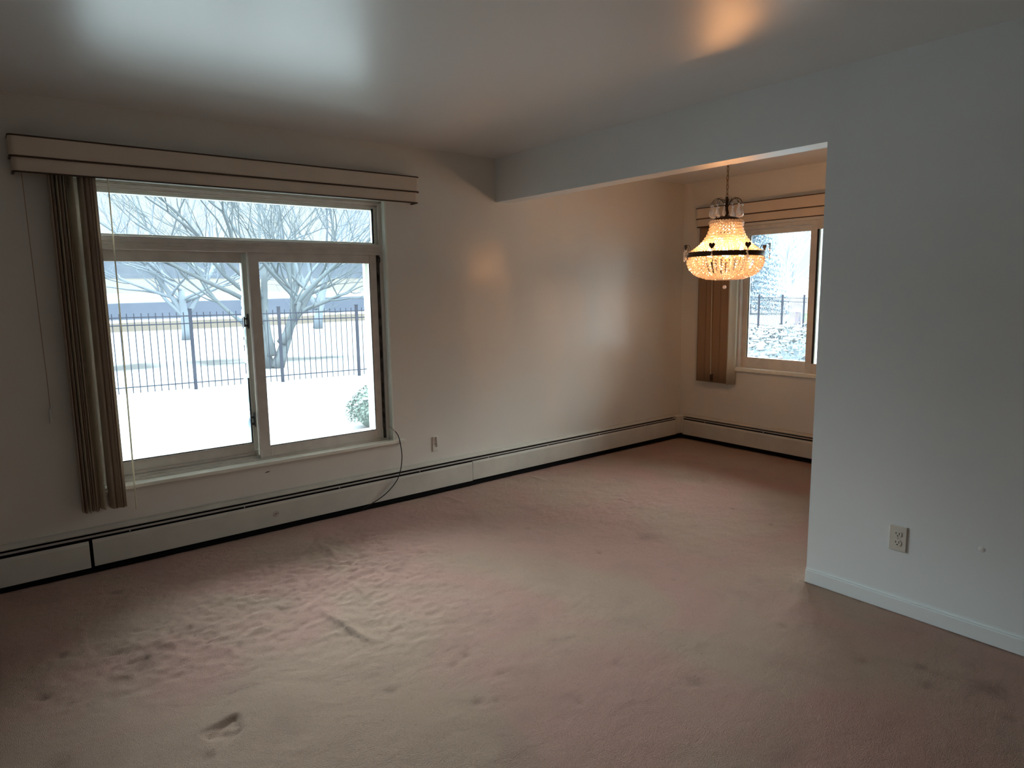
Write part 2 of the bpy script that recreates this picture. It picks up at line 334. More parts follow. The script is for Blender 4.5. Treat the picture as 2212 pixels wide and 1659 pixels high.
# right sash, inner track
b = MB(); rect_frame(b, -1.832, -.985, .447, 1.712, .055, .085, .062, .050, .056, .066)
b.box(-1.838, -1.826, .045, .058, .445, .50).box(-.998, -.986, .048, .058, .445, .52)
rs = b.build('sliding_sash', M_frame, w1, bevel=.002)
MB().box(-1.772, -1.03, .066, .071, .508, 1.66).build('pane', M_glass, rs)
MB().box(-1.035, -1.029, .0555, .0655, .513, 1.656).box(-1.77, -1.035, .0555, .0655, .513, .517).build('gasket', M_dark, rs)
MB().box(-.985, -.962, .058, .125, .44, 1.712).box(-.975, -.955, .050, .066, 1.665, 1.70).build('grimy_channel', M_grime, w1)
b = MB(); b.box(-1.036, -.985, .13, .16, .442, 1.712); b.box(-1.80, -1.036, .13, .16, .470, .512); b.build('storm_frame', M_framel, w1, bevel=.002)
b = MB(); b.box(WX0+.045, WX1-.035, .052, .095, .440, .447); b.box(WX0+.045, WX1-.035, .070, .075, .44, .462); b.box(WX0+.045, -1.84, .086, .092, .44, .480); b.box(WX0+.045, WX1-.035, .092, .13, .44, .476); b.build('track', M_frame, w1)
MB().box(-2.735, -.852, -.028, .052, .412, .434).build('window_sill', M_sill, w1, bevel=.004)
b = MB(); b.box(WX1-.012, WX1+.0, .0, .05, .434, WZ1).box(WX0, WX0+.012, 0, .05, .434, WZ1).box(WX0+.012, WX1-.012, 0, .05, WZ1-.008, WZ1)
b.build('reveal_lining', M_framel, w1)

# ------------------------------------------------------------------ dining window (plane x = XD)
w2 = struct(empty('window_2', (0, 0, 0)))
def rect_frameY(b, y0, y1, z0, z1, x0, x1, l, r_, t_, bt):     # l: side nearer y1
    b.box(x0, x1, y1-l, y1, z0, z1); b.box(x0, x1, y0, y0+r_, z0, z1); b.box(x0, x1, y0+r_, y1-l, z1-t_, z1); b.box(x0, x1, y0+r_, y1-l, z0, z0+bt)
X0 = XD
b = MB(); rect_frameY(b, DY0, DY1, DZ0, DZ1, X0+.03, X0+.14, .02, .035, .03, .02); b.box(X0+.022, X0+.03, DY0, DY1, 1.952, 1.958); b.build('window_frame', M_frame, w2, bevel=.002)
b = MB(); rect_frameY(b, -1.32, -.625, .735, 1.97, X0+.075, X0+.105, .050, .06, .052, .095); q = b.build('sliding_sash', M_frame, w2, bevel=.002)
MB().box(X0+.088, X0+.093, -1.265, -.67, .825, 1.922).build('pane', M_glass, q)
MB().box(X0+.074, X0+.0875, -.681, -.674, .83, 1.918).build('gasket', M_dark, q)
MB().box(X0+.073, X0+.0755, -.678, -.665, .83, 1.93).build('pale_edge', M_framel, q)
b = MB(); rect_frameY(b, -1.935, -1.255, .735, 1.97, X0+.035, X0+.065, .055, .06, .045, .085); q = b.build('sliding_sash', M_frame, w2, bevel=.002)
MB().box(X0+.048, X0+.053, -1.885, -1.31, .815, 1.928).build('pane', M_glass, q)
MB().box(X0+.036, X0+.0475, -1.325, -1.310, .82, 1.925).build('gasket', M_dark, q)
MB().box(X0+.12, X0+.145, -1.40, -1.345, .735, 1.97).build('storm_frame', M_framel, w2)
MB().box(X0+.115, X0+.12, -1.378, -1.368, .842, .85).build('screw', M_black, w2)
MB().box(X0-.028, X0+.03, -2.03, -.565, .706, .737).build('window_sill', M_sill, w2, bevel=.004)

# ------------------------------------------------------------------ vertical blinds
def arc_profile_x(x0, x1, yw, yf, rad, inset=0):    # plan outline of a valance shell: return, rounded corner, face
    pts = [(x0+inset, yw)]
    for a in np.linspace(PI, PI*1.5, 7): pts.append((x0+inset+rad+rad*math.cos(a), yf+inset+rad+rad*math.sin(a)))
    for a in np.linspace(PI*1.5, PI*2, 7): pts.append((x1-inset-rad+rad*math.cos(a), yf+inset+rad+rad*math.sin(a)))
    pts.append((x1-inset, yw)); return pts
def shell(b, pts, z0, z1, th=.004):
    c = len(pts); inner = []
    cx = (pts[0][0]+pts[-1][0])/2
    for i, p in enumerate(pts):
        a = Vector(pts[max(i-1, 0)]); d = Vector(pts[min(i+1, c-1)])-a; n = Vector((-d.y, d.x)).normalized(); inner.append((p[0]+n.x*th, p[1]+n.y*th))
    vs = [(*p, z) for z in (z0, z1) for p in pts] + [(*p, z) for z in (z0, z1) for p in inner]
    fs = []
    for i in range(c-1):
        fs += [(i, i+1, c+i+1, c+i), (2*c+i, 3*c+i, 3*c+i+1, 2*c+i+1), (i, 2*c+i, 2*c+i+1, i+1), (c+i, c+i+1, 3*c+i+1, 3*c+i)]
    fs += [(0, c, 3*c, 2*c), (c-1, 3*c-1, 4*c-1, 2*c-1)]
    b.add(vs, fs)
def swapxy(o):      # turns a build along x into one along the far wall
    for v in o.data.vertices: x, y, z = v.co; v.co = (XD+y, -x, z)
    o.data.flip_normals()
def valance(par, x0, x1, zt, zm, zb, far=False):
    objs = []
    va = empty('valance'); va.parent = par
    for nm, z0, z1, ins in (('valance_slat', zm+.002, zt-.003, 0), ('valance_slat', zb+.003, zm-.004, .006)):
        b = MB(); shell(b, arc_profile_x(x0, x1, -.001, -.10, .022, ins), z0, z1); objs.append(b.build(nm, M_val, par, smooth=False))
    for z0, z1, ins in ((zt-.004, zt+.003, -.004), (zm-.005, zm+.003, -.004), (zb-.003, zb+.004, .002)):
        b = MB(); shell(b, arc_profile_x(x0, x1, -.001, -.10, .022, ins), z0, z1, .012); objs.append(b.build('valance_channel', M_valline, par))
    bpy.data.objects.remove(va)
    b = MB(); b.box(x0+.05, x1-.05, -.075, -.035, zb+.035, zb+.075); objs.append(b.build('headrail', M_frame, par))
    for xx in np.linspace(x0+.2, x1-.2, 3): b = MB(); b.box(xx-.02, xx+.02, -.06, -.0005, zb+.075, zb+.085).box(xx-.02, xx+.02, -.004, -.0005, zb+.02, zb+.085); objs.append(b.build('bracket', M_metal, par))
    if far:
        for o in objs: swapxy(o)
def vane(par, x, yc, ang, w, z0, z1, m, curve=.006, skew=0., far=False):
    b = MB(); n = 7; c, s_ = math.cos(ang), math.sin(ang); vs = []
    for side in (0, .0008):
        for z in np.linspace(z0, z1, 9):
            k = (z1-z)/(z1-z0)
            for i in range(n):
                t_ = (i/(n-1)-.5); l = t_*w; h = curve*(1-4*t_*t_)+side; a2 = ang+skew*k
                vs.append((x+l*math.cos(a2)-h*math.sin(a2), yc+l*math.sin(a2)+h*math.cos(a2), z))
    R = 9; fs = []; off = R*n
    for i in range(R-1):
        for j in range(n-1):
            a = i*n+j; fs += [(a, a+1, a+n+1, a+n), (off+a, off+a+n, off+a+n+1, off+a+1)]
    for i in range(R-1):
        fs += [(i*n, i*n+n, off+i*n+n, off+i*n), (i*n+n-1, off+i*n+n-1, off+i*n+2*n-1, i*n+2*n-1)]
    for j in range(n-1): fs += [(j, off+j, off+j+1, j+1), ((R-1)*n+j, (R-1)*n+j+1, off+(R-1)*n+j+1, off+(R-1)*n+j)]
    b.add(vs, fs); o = b.build('vane', m, par, smooth=True)
    if far: swapxy(o)
    return o
bl = tag(empty('vertical_blind', (0, 0, 0)), 'beige vertical blind drawn to the left of the large snowy window', 'blind')
valance(bl, -2.945, -.722, 2.226, 2.130, 2.058)
xs = [-2.797, -2.788, -2.779, -2.768, -2.757, -2.747, -2.737, -2.729]
for i, x in enumerate(xs): vane(bl, x, -.046, PI/2+random.uniform(-.10, .10), .080, .335+random.uniform(-.004, .004), 2.085, (M_vane, M_vane4, M_vane2)[(0, 1, 0, 2, 1, 0, 2, 1)[i]], skew=random.uniform(-.08, .08))
vane(bl, -2.712, -.048, PI/2+.36, .080, .338, 2.085, M_vane2, skew=-.05)
for i, x in enumerate((-2.668, -2.660, -2.652, -2.644, -2.637, -2.630, -2.623, -2.616, -2.608)): vane(bl, x, -.046, PI/2+random.uniform(-.08, .08)+.12, .080, .335+random.uniform(-.004, .004), 2.085, M_vane4 if i % 4 == 2 else M_vane, skew=random.uniform(-.04, .1))
MB().tube([(-2.548, -.085, 2.09), (-2.552, -.09, 1.2), (-2.562, -.10, .315)], [.0032, .0035, .0045], 6).build('wand', M_vane2, bl)
cord = MB().tube([(-2.905, -.06, 2.09), (-2.900, -.045, 1.6), (-2.893, -.03, 1.05), (-2.893, -.03, .90)], .0016, 5).build('pull_cord', M_vane3, bl)
MB().lathe([(0, .035), (.006, .034), (.009, -.03), (.011, -.04), (0, -.041)], 10, (-2.893, -.03, .865)).build('cord_weight', M_wall_w, cord, smooth=True)
b2 = tag(empty('vertical_blind', (0, 0, 0)), 'brown vertical blind beside the small dining window behind the chandelier', 'blind')
valance(b2, .212, 2.42, 2.186, 2.091, 2.017, far=True)
for y, a, mm in ((.292, .10, M_vane3), (.372, -.05, M_vane3), (.452, .12, M_vane3), (.532, .04, M_vane3)): vane(b2, y, -.075, a, .089, .585, 2.045, mm, .004, far=True)
vane(b2, .612, -.062, 1.05, .089, .580, 2.045, M_vane2, .006, far=True)
o = MB().tube([(.405, -.10, 2.04), (.412, -.10, 1.3), (.42, -.098, .66)], .004, 6).build('wand', M_vane2, b2); swapxy(o)
o = MB().box(.41, .435, -.095, -.085, .60, .665).build('cord_weight', M_valline, b2); swapxy(o)

# ------------------------------------------------------------------ baseboard heaters
def heater(name, segs, x0, x1, far, label, stamp=False, join=None):
    par = tag(empty(name, (0, 0, 0)), label, 'heater', kind='thing'); O = []
    def add(o): O.append(o); return o
    add(MB().box(x0, x1, -.012, -.0015, .035, .232).box(x0, x1, -.020, -.012, .222, .232).build('back_plate', M_heater, par))
    add(MB().box(x0, x1, -.055, -.012, .003, .20).build('heating_core', M_black, par))
    prof = [(-.0125, .232), (-.0125, .226), (-.048, .212), (-.050, .217)]
    add(MB().prism(prof, 'x', x0, x1).build('hood', M_heater, par))
    prof = [(-.052, .203), (-.0525, .199), (-.061, .194), (-.061, .199)]
    add(MB().prism(prof, 'x', x0, x1).build('damper', M_damper, par))
    for (a, c, dz) in segs:
        prof = [(-.0600, .040+dz), (-.0665, .036+dz), (-.0665, .165+dz), (-.062, .182+dz), (-.0595, .182+dz), (-.0635, .165+dz)]
        fp = add(MB().prism(prof, 'x', a, c).build('front_panel', M_heater, par, bevel=.001))
        if stamp and a < -1.805 < c:
            bb = MB(); n = 40
            ring = [(-1.805+.0175*math.cos(2*PI*i/n), -.0672, .108+.0175*math.sin(2*PI*i/n)) for i in range(n+1)]
            bb.tube(ring, .0006, 4, cap=False)
            for _ in range(16):
                cx, cz = random.gauss(-1.807, .006), random.gauss(.104, .006); bb.box(cx-.002, cx+.002, -.0672, -.0666, cz-.0015, cz+.0015)
            s_ = bb.build('faded_stamp', mat('faded_red_ink', (.42, .24, .22), .7), fp)
    add(MB().box(x0, x1, -.0625, -.055, .004, .03).build('lower_slot', M_black, par))
    for xx in np.arange(x0+.25, x1-.1, .61): add(MB().box(xx, xx+.006, -.0605, -.052, .186, .2).build('damper_clip', M_damper, par))
    if far:
        for o in O: swapxy(o)
        for o in O:
            for ch in o.children: swapxy(ch)
    return par, O
heater('baseboard_heater', [(XL+.02, -2.792, -.004), (-2.776, -.312, 0), (-.309, 2.13, .004)], XL+.02, 2.13, False, 'long ivory baseboard heater running under the big window to the far corner', True)
heater('baseboard_heater', [(.09, 4.1, 0)], .09, 4.1, True, 'ivory baseboard heater along the far dining wall under the small window')
par = tag(empty('heater_corner_cover', (0, 0, 0)), 'ivory corner cover joining the two baseboard heaters', 'corner cover')
MB().prism([(2.125, -.001), (XD-.001, -.001), (XD-.001, -.095), (XD-.068, -.095), (XD-.068, -.075), (2.15, -.069), (2.125, -.069)], 'z', .045, .215).build('cover_shell', M_heater, par, bevel=.003)
MB().prism([(2.13, -.002), (XD-.002, -.002), (XD-.002, -.09), (XD-.06, -.09), (2.15, -.06), (2.13, -.06)], 'z', .002, .045).build('base', M_black, par)

# ------------------------------------------------------------------ outlets and wall marks
def outlet(name, label, painted):
    par = tag(empty(name, (0, 0, 0)), label, 'outlet')
    mp = M_wall_w if painted else M_plate
    pl = MB().box(-.006, 0, -.037, .037, -.058, .058).build('cover_plate', mp, par, bevel=.003)
    for z in (.020, -.020):
        n = 20; poly = []
        for i in range(n):
            a = 2*PI*i/n; poly.append((.0165*math.cos(a), z+max(-.0125, min(.0125, .0165*math.sin(a)))))
        so = MB().prism(poly, 'x', -.0085, -.005).build('socket', mp, par)
        MB().box(-.0089, -.008, -.008, -.0055, z-.002, z+.008).box(-.0089, -.008, .0055, .008, z-.001, z+.008).sphere((-.0085, 0, z-.0075), .0026, 8, 4).build('slots', M_slot, so)
    MB().sphere((-.006, 0, 0), .003, 8, 4, sc=(.5, 1, 1)).build('screw', M_metal, par)
    return par
o = outlet('wall_outlet', 'ivory double outlet low on the pale grey right wall', False); o.location = (-.0005, -2.944, .342)
# painted-over coax plate by the big window
par = tag(empty('painted_wall_plate', (-.598, -.0005, .357)), 'small painted-over wall plate right of the big window', 'wall plate')
MB().box(-.022, .022, -.007, 0, -.055, .055).build('cover_plate', M_wall_w, par, bevel=.003)
MB().box(.004, .026, -.017, -.006, .012, .052).box(.008, .026, -.014, -.006, -.022, .008).build('latch_block', M_wall_w, par, bevel=.003)
MB().sphere((0, -.007, .0), .005, 8, 5).build('jack', M_metal, par)
tag(MB().add([(0, -3.262+.014*math.cos(a)*k, .385+.013*math.sin(a)*k) for k in (1,) for a in np.linspace(0, 2*PI, 13)[:-1]] + [(-.005, -3.264, .388)], [(i, (i+1) % 12, 12) for i in range(12)])
    .build('plaster_patch', M_plaster, smooth=True), 'tiny white filler blob on the pale grey wall right of the outlet', 'plaster patch')
tag(MB().prism([(-1.836, .362), (-1.828, .3665), (-1.812, .3685), (-1.80, .3665), (-1.815, .3625)], 'y', -.0014, -.0003).build('wall_chip', M_slot), 'small dark chip in the wall paint under the window sill', 'paint chip')

# ------------------------------------------------------------------ cable hanging from the window corner
par = tag(empty('coaxial_cable', (0, 0, 0)), 'thin black cable curving from the window corner down across the baseboard heater', 'cable')
def bez(P, n=14):
    out_ = []
    P = [P[0]]+P+[P[-1]]
    for i in range(1, len(P)-2):
        for k in range(n):
            t_ = k/n; p0, p1, p2, p3 = map(Vector, P[i-1:i+3])
            out_.append(.5*((2*p1)+(-p0+p2)*t_+(2*p0-5*p1+4*p2-p3)*t_**2+(-p0+3*p1-3*p2+p3)*t_**3))
    out_.append(Vector(P[-2])); return out_
cab = MB().tube(bez([(-.925, -.012, .497), (-.908, -.022, .462), (-.900, -.035, .40), (-.905, -.055, .30), (-.955, -.085, .185), (-1.05, -.088, .095), (-1.17, -.078, .035), (-1.23, -.074, .014)]), .0034, 8).build('cord', M_cable, par, smooth=True)
MB().tube([(-.958, .02, .535), (-.945, .0, .520), (-.934, -.006, .508)], .0045, 8).tube([(-.934, -.006, .508), (-.925, -.012, .497)], .0060, 6).build('connector', M_metal, par)

# ------------------------------------------------------------------ chandelier
CX, CY = .92, -1.383
ch = tag(empty('chandelier', (CX, CY, 0)), 'lit crystal bead basket chandelier hanging in the dining nook', 'chandelier')
MB().lathe([(0, 2.4398), (.06, 2.4398), (.058, 2.425), (.03, 2.405), (.008, 2.395), (0, 2.395)], 24).build('canopy', M_brass, ch, smooth=True)
z = 2.395; i = 0
b = MB()
while z > 2.085:
    h = .038; pts = []
    for k in range(17):
        a = 2*PI*k/16; l, w = h/2*math.cos(a), .008*math.sin(a); pts.append((w if i % 2 else 0, 0 if i % 2 else w, z-h/2+l))
    b.tube(pts, .0021, 6, cap=False); z -= h-.008; i += 1
b.tube([(.006*math.sin(k*1.3), .006*math.cos(k*1.1), 2.4-k*.02) for k in range(17)], .0016, 5)
b.build('chain', M_brass, ch, smooth=True)
MB().lathe([(0, 2.075), (.008, 2.072), (.012, 2.05), (.007, 2.03), (.010, 1.99), (.016, 1.965), (.012, 1.95), (.03, 1.94), (.078, 1.932), (.085, 1.918), (.080, 1.908), (0, 1.908)], 28).build('crown', M_bronze, ch, smooth=True)
def teardrop(b, c, L, w, th=.35, n=8, ang=0):
    prof = [(0, 0), (.12, .12), (.5, .42), (.9, .68), (1.0, .80), (.75, .94), (0, 1.0)]
    vs = []; ca, sa = math.cos(ang), math.sin(ang)
    for q, z_ in prof:
        for j in range(n):
            a = 2*PI*j/n; x_, y_ = q*w*math.cos(a), q*w*th*math.sin(a); vs.append((c[0]+x_*ca-y_*sa, c[1]+x_*sa+y_*ca, c[2]-z_*L))
    k = len(prof); b.add(vs, [(i_*n+j, i_*n+(j+1) % n, (i_+1)*n+(j+1) % n, (i_+1)*n+j) for i_ in range(k-1) for j in range(n)])
for i in range(13):
    a = 2*PI*i/13+.2; ca, sa = math.cos(a), math.sin(a)
    pts = [(.006*ca, .006*sa, 2.0), (.03*ca, .03*sa, 2.045), (.065*ca, .065*sa, 2.062), (.093*ca, .093*sa, 2.045), (.103*ca, .103*sa, 2.02)]
    cw = MB().tube(bez(pts, 5), .0016, 5).build('crown_arm', M_bronze, ch, smooth=True)
    b = MB(); b.sphere((.103*ca, .103*sa, 2.014), .0065, 8, 5); teardrop(b, (.103*ca, .103*sa, 2.008), .070, .019, ang=a+PI/2+.6*i); teardrop(b, (.092*ca, .092*sa, 1.985), .050, .013, ang=a)
    b.build('crystal_drop', M_drop, cw)
def strand(prof, ang, r0, r1, name, jit=.1):
    L = [0]
    for p, q in zip(prof, prof[1:]): L.append(L[-1]+math.hypot(q[0]-p[0], q[1]-p[1]))
    s_ = 0; b = MB(); ca, sa = math.cos(ang), math.sin(ang); pts = []
    while s_ <= L[-1]:
        R_ = np.interp(s_, L, [p[0] for p in prof]); Z_ = np.interp(s_, L, [p[1] for p in prof]); q = np.interp(s_, [0, L[-1]], [r0, r1])*random.uniform(1-jit, 1+jit)
        b.sphere((R_*ca+random.uniform(-.0012, .0012), R_*sa+random.uniform(-.0012, .0012), Z_), q, 8, 6); s_ += q*2.12
    return b.build(name, M_bead, ch)
for i in range(32):
    strand([(.103, 1.905), (.101, 1.885), (.104, 1.86), (.118, 1.82), (.14, 1.785), (.175, 1.745), (.215, 1.715), (.238, 1.703)], 2*PI*i/32, .0112, .0092, 'upper_bead_strand', .02)
    strand([(.122, 1.812), (.14, 1.785), (.175, 1.745), (.215, 1.715), (.236, 1.704)], 2*PI*(i+.5)/32, .0098, .0088, 'upper_bead_strand', .05)
b = MB()
for i in range(30): b.sphere((.106*math.cos(2*PI*(i+.5)/30), .106*math.sin(2*PI*(i+.5)/30), 1.900), .0112, 8, 6)
b.build('bead_collar', M_bead, ch)
for i in range(52):
    q_ = random.uniform(-.006, .006)
    strand([(.238, 1.668), (.250, 1.648), (.247, 1.62), (.232, 1.59), (.208, 1.563), (.17, 1.543), (.12, 1.528), (.07, 1.523), (.03, 1.521)], 2*PI*(i+random.uniform(.3, .7))/52, .0105, .0095, 'lower_bead_strand', .14)
for i in range(18):
    strand([(.225, 1.67), (.215, 1.64), (.20, 1.61), (.18, 1.585)], 2*PI*(i+.2)/18, .0085, .0085, 'inner_bead_strand')
MB().lathe([(.238, 1.671), (.252, 1.671), (.255, 1.686), (.251, 1.704), (.238, 1.704), (.238, 1.671)], 64).build('metal_ring', M_bronze, ch, smooth=False)
b = MB()
for i in range(4):
    a = PI*i/4; b.tube([(.24*math.cos(a), .24*math.sin(a), 1.685), (-.24*math.cos(a), -.24*math.sin(a), 1.685)], .003, 5)
b.tube([(0, 0, 1.91), (0, 0, 1.52)], .006, 8); b.build('inner_frame', M_bronze, ch)
for i in range(8):
    a = 2*PI*i/8+.30; ca, sa = math.cos(a), math.sin(a); P3 = lambda q, z_: (q*ca, q*sa, z_)
    hook = MB().tube(bez([P3(.252, 1.69), P3(.256, 1.72), P3(.266, 1.745), P3(.283, 1.748), P3(.291, 1.73)], 5), .0018, 5).build('scroll_arm', M_bronze, ch, smooth=True)
    # heart-shaped leaf
    n = 18; hv = []
    for k in range(n):
        t_ = 2*PI*k/n; hx = 16*math.sin(t_)**3; hz = 13*math.cos(t_)-5*math.cos(2*t_)-2*math.cos(3*t_)-math.cos(4*t_); hv.append((hx*.0013, hz*.0015))
    vs = [(.290*ca-sa*x_+ca*d_, .290*sa+ca*x_+sa*d_, 1.735+z_) for d_ in (0, .003) for x_, z_ in hv]
    MB().add(vs, [tuple(range(n)), tuple(range(n, 2*n))[::-1]]+[(k, (k+1) % n, n+(k+1) % n, n+k) for k in range(n)]).build('heart_leaf', M_bronze, hook)
    b = MB(); b.sphere(P3(.291, 1.712), .006, 8, 5); b.sphere(P3(.291, 1.700), .0055, 8, 5); teardrop(b, P3(.291, 1.696), .05, .0125, ang=a+PI/2)
    if i % 2: b.sphere(P3(.28, 1.69), .007, 8, 5)
    b.build('crystal_drop', M_drop, hook)
for i in range(6):
    a = 2*PI*i/6+.5; x_, y_ = .12*math.cos(a), .12*math.sin(a)
    bu = MB().lathe([(0, 1.735), (.004, 1.728), (.010, 1.712), (.0135, 1.695), (.010, 1.678), (.006, 1.670), (0, 1.67)], 12, (x_, y_, 0)).build('bulb', M_bulb, ch, smooth=True)
    MB().lathe([(0, 1.67), (.009, 1.67), (.009, 1.642), (0, 1.642)], 12, (x_, y_, 0)).build('candle_socket', M_brass, ch)
b = MB().tube([(0, 0, 1.521), (0, 0, 1.478)], .0008, 4); b.build('finial_wire', M_bronze, ch)
MB().sphere((0, 0, 1.466), .013, 8, 6).build('finial_ball', crystal('finial_crystal', (1, .85, .8), .45, .2), ch)

# ------------------------------------------------------------------ outside: ground
def ground_mat():
    m = bpy.data.materials.new('snow_and_dead_grass'); m.use_nodes = True; t = m.node_tree; p = t.nodes['Principled BSDF']; p.inputs['Roughness'].default_value = .95; p.inputs['Specular IOR Level'].default_value = 0
    co = t.nodes.new('ShaderNodeTexCoord'); at = t.nodes.new('ShaderNodeAttribute'); at.attribute_name = 'ground_kind'
    n = t.nodes.new('ShaderNodeTexNoise'); n.inputs['Scale'].default_value = 1.5; n.inputs['Detail'].default_value = 6; t.links.new(co.outputs['Object'], n.inputs['Vector'])
    s_ = t.nodes.new('ShaderNodeSeparateColor'); t.links.new(at.outputs['Color'], s_.inputs[0])
    def mix(fac, a, b_):
        q = t.nodes.new('ShaderNodeMix'); q.data_type = 'RGBA'; t.links.new(fac, q.inputs[0])
        for i, c in ((6, a), (7, b_)):
            if isinstance(c, tuple): q.inputs[i].default_value = (*c, 1)
            else: t.links.new(c, q.inputs[i])
        return q.outputs[2]
    snow = (.125, .136, .141)
    tan = mix(n.outputs['Fac'], (.032, .028, .0225), (.036, .032, .027))
    road = mix(n.outputs['Fac'], (.014, .018, .027), (.0175, .0225, .031))
    path = mix(n.outputs['Fac'], (.025, .027, .027), (.029, .032, .033))
    c = mix(s_.outputs[0], snow, tan); c = mix(s_.outputs[1], c, road); c = mix(s_.outputs[2], c, path)
    t.links.new(c, p.inputs['Base Color']); return m
def hz(X, Y):
    X = np.asarray(X, float); D = np.maximum(np.asarray(Y, float), 0); h = np.zeros_like(D)
    h += np.where(D > 120, (D-120)*.062, 0); h = np.minimum(h, 8.2)
    q = np.clip((D-25)/60, 0, 1)
    return GZ + h + .06*(vnoise(X, Y, .12, 21)-.5)*np.clip(D/10, 0, 1)
def ground():
    def axis(lo, hi, fine, n):
        a = np.concatenate([-np.geomspace(max(-lo, 1), fine, n) if lo < 0 else [], np.arange(-fine, fine, .45), np.geomspace(fine, hi, n)]); return np.unique(np.round(a, 3))
    xs = axis(-120, 420, 26, 70); ys = np.unique(np.round(np.concatenate([np.arange(-30, 60, .45), np.geomspace(60, 330, 110)]), 3))
    X, Y = np.meshgrid(xs, ys, indexing='ij'); Z = hz(X, Y)
    # the ground stops below the house floor
    N = vnoise(X, Y, .35, 31); N2 = vnoise(X, Y, 1.3, 32)
    Yw = Y + (N-.5)*1.5 - .12*X*(Y > 18)
    K = np.zeros(X.shape+(4,)); K[..., 3] = 1
    st = lambda v, a, b_, e: np.clip((v-a)/e, 0, 1)*np.clip((b_-v)/e, 0, 1)
    K[..., 0] = np.maximum(st(Y-.1*X+(N-.5)*2, 33, 47, 1.2), st(Y, 150, 400, 6)*.85)
    K[..., 1] = st(Y-.12*X+(N-.5)*1, 50, 128, 2.5)
    pc = 15.2-.55*np.clip(X-.5, 0, 9)+.5*np.sin(X*.3); pw = 1.3
    path = np.clip((pw-np.abs(Y-pc))/.5, 0, 1)*(X < 14)*np.clip(.25+1.1*N2, 0, 1)
    K[..., 2] = path
    K[..., :2] *= np.clip((Y-1.1*X+10)/12, 0, 1)[..., None]
    nx, ny = X.shape; v = np.stack([X, Y, Z], -1).reshape(-1, 3); idx = np.arange(nx*ny).reshape(nx, ny)
    q = np.stack([idx[:-1,:-1], idx[1:,:-1], idx[1:,1:], idx[:-1,1:]], -1).reshape(-1, 4)
    c = v[q].mean(1); keep = ~((c[:, 0] > XL-TW-.2) & (c[:, 0] < XD+TW+0) & (c[:, 1] < 0) & (c[:, 1] > YB-.2)); q = q[keep]
    me = bpy.data.meshes.new('snowy_ground'); me.vertices.add(len(v)); me.vertices.foreach_set('co', v.ravel().astype(np.float32))
    me.loops.add(q.size); me.loops.foreach_set('vertex_index', q.ravel().astype(np.int32)); me.polygons.add(len(q)); me.polygons.foreach_set('loop_start', np.arange(0, q.size, 4, dtype=np.int32))
    me.polygons.foreach_set('use_smooth', np.ones(len(q), dtype=bool)); me.update(calc_edges=True)
    a = me.attributes.new('ground_kind', 'FLOAT_COLOR', 'POINT'); a.data.foreach_set('color', K.reshape(-1).astype(np.float32))
    me.materials.append(ground_mat()); struct(link(bpy.data.objects.new('ground', me)))
ground()

# ------------------------------------------------------------------ fences
M_fence = mat('black_steel_fence', (.010, .013, .022), .6, .0)
def fence(label, posts, h, pitch, off):
    par = tag(empty('metal_fence', (posts[0][0], posts[0][1], GZ)), label, 'fence'); ox, oy = posts[0]
    pk = 0
    for i, (x, y) in enumerate(posts):
        MB().box(x-ox-.026, x-ox+.026, y-oy-.026, y-oy+.026, -.05, h+.07).box(x-ox-.032, x-ox+.032, y-oy-.032, y-oy+.032, h+.07, h+.085).build('post', M_fence, par)
        if i+1 < len(posts):
            x1, y1 = posts[i+1]; L = math.hypot(x1-x, y1-y)
            for z_ in (h-.05, h-.19, .14):
                MB().tube([(x-ox, y-oy, z_), (x1-ox, y1-oy, z_)], .011, 4).build('rail', M_fence, par)
            n = int(round(L/pitch))
            for k in range(1, n):
                t_ = k/n; MB().tube([(x-ox+(x1-x)*t_, y-oy+(y1-y)*t_, .03), (x-ox+(x1-x)*t_, y-oy+(y1-y)*t_, h+.02)], .009, 4).build('picket', M_fence, par); pk += 1
    return pk
p1, p2 = Vector((-.03, 9.5)), Vector((3.19, 9.2)); st_ = (p2-p1)/2
posts = [tuple(p1+st_*k) for k in (-2, -1, 0, 1, 2, 3)]
fence('black metal picket fence across the snow beyond the large window', posts, 1.45, .112, 0)
fence('distant black picket fence seen through the small dining window', [(25.6, 14.6), (23.7, 12.3), (22.3, 10.4), (21.2, 8.9), (20.4, 7.3)], 1.38, .115, 0)

# ------------------------------------------------------------------ trees
M_bark = mat('pale_hazed_bark', (.050, .062, .070), .9, .0, nscale=6, namp=.25)  # outdoor haze mixed into the pale blue bark colour
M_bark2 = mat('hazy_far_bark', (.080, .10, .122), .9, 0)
M_twig = mat('blue_grey_twigs', (.050, .064, .073), .9, 0)
def grow(b, p, d, L, rad, depth, spread=.55, up=.12, mn=.006, seg=4, kids=(2, 3), wig=.18, lim=None):
    pts = [p]; dd = d.copy(); rads = [rad]
    for i in range(seg):
        dd = (dd + Vector((random.uniform(-wig, wig), random.uniform(-wig, wig), random.uniform(-wig, wig)+up*.3))).normalized()
        pts.append(pts[-1]+dd*(L/seg)); rads.append(rad*(1-.42*(i+1)/seg))
    b.tube(pts, rads, 7 if rad > .05 else (5 if rad > .015 else 3), cap=False)
    if depth <= 0 or rads[-1] < mn: return
    for k in range(random.randint(*kids)):
        j = random.choice(range(max(1, seg-2), seg+1)) if k else seg
        ax = Vector((random.uniform(-1, 1), random.uniform(-1, 1), random.uniform(-.6, .9))); nd = (dd + ax*spread).normalized()
        grow(b, pts[j], nd, L*random.uniform(.62, .85), rads[j]*random.uniform(.58, .78), depth-1, spread, up, mn, seg, kids, wig)
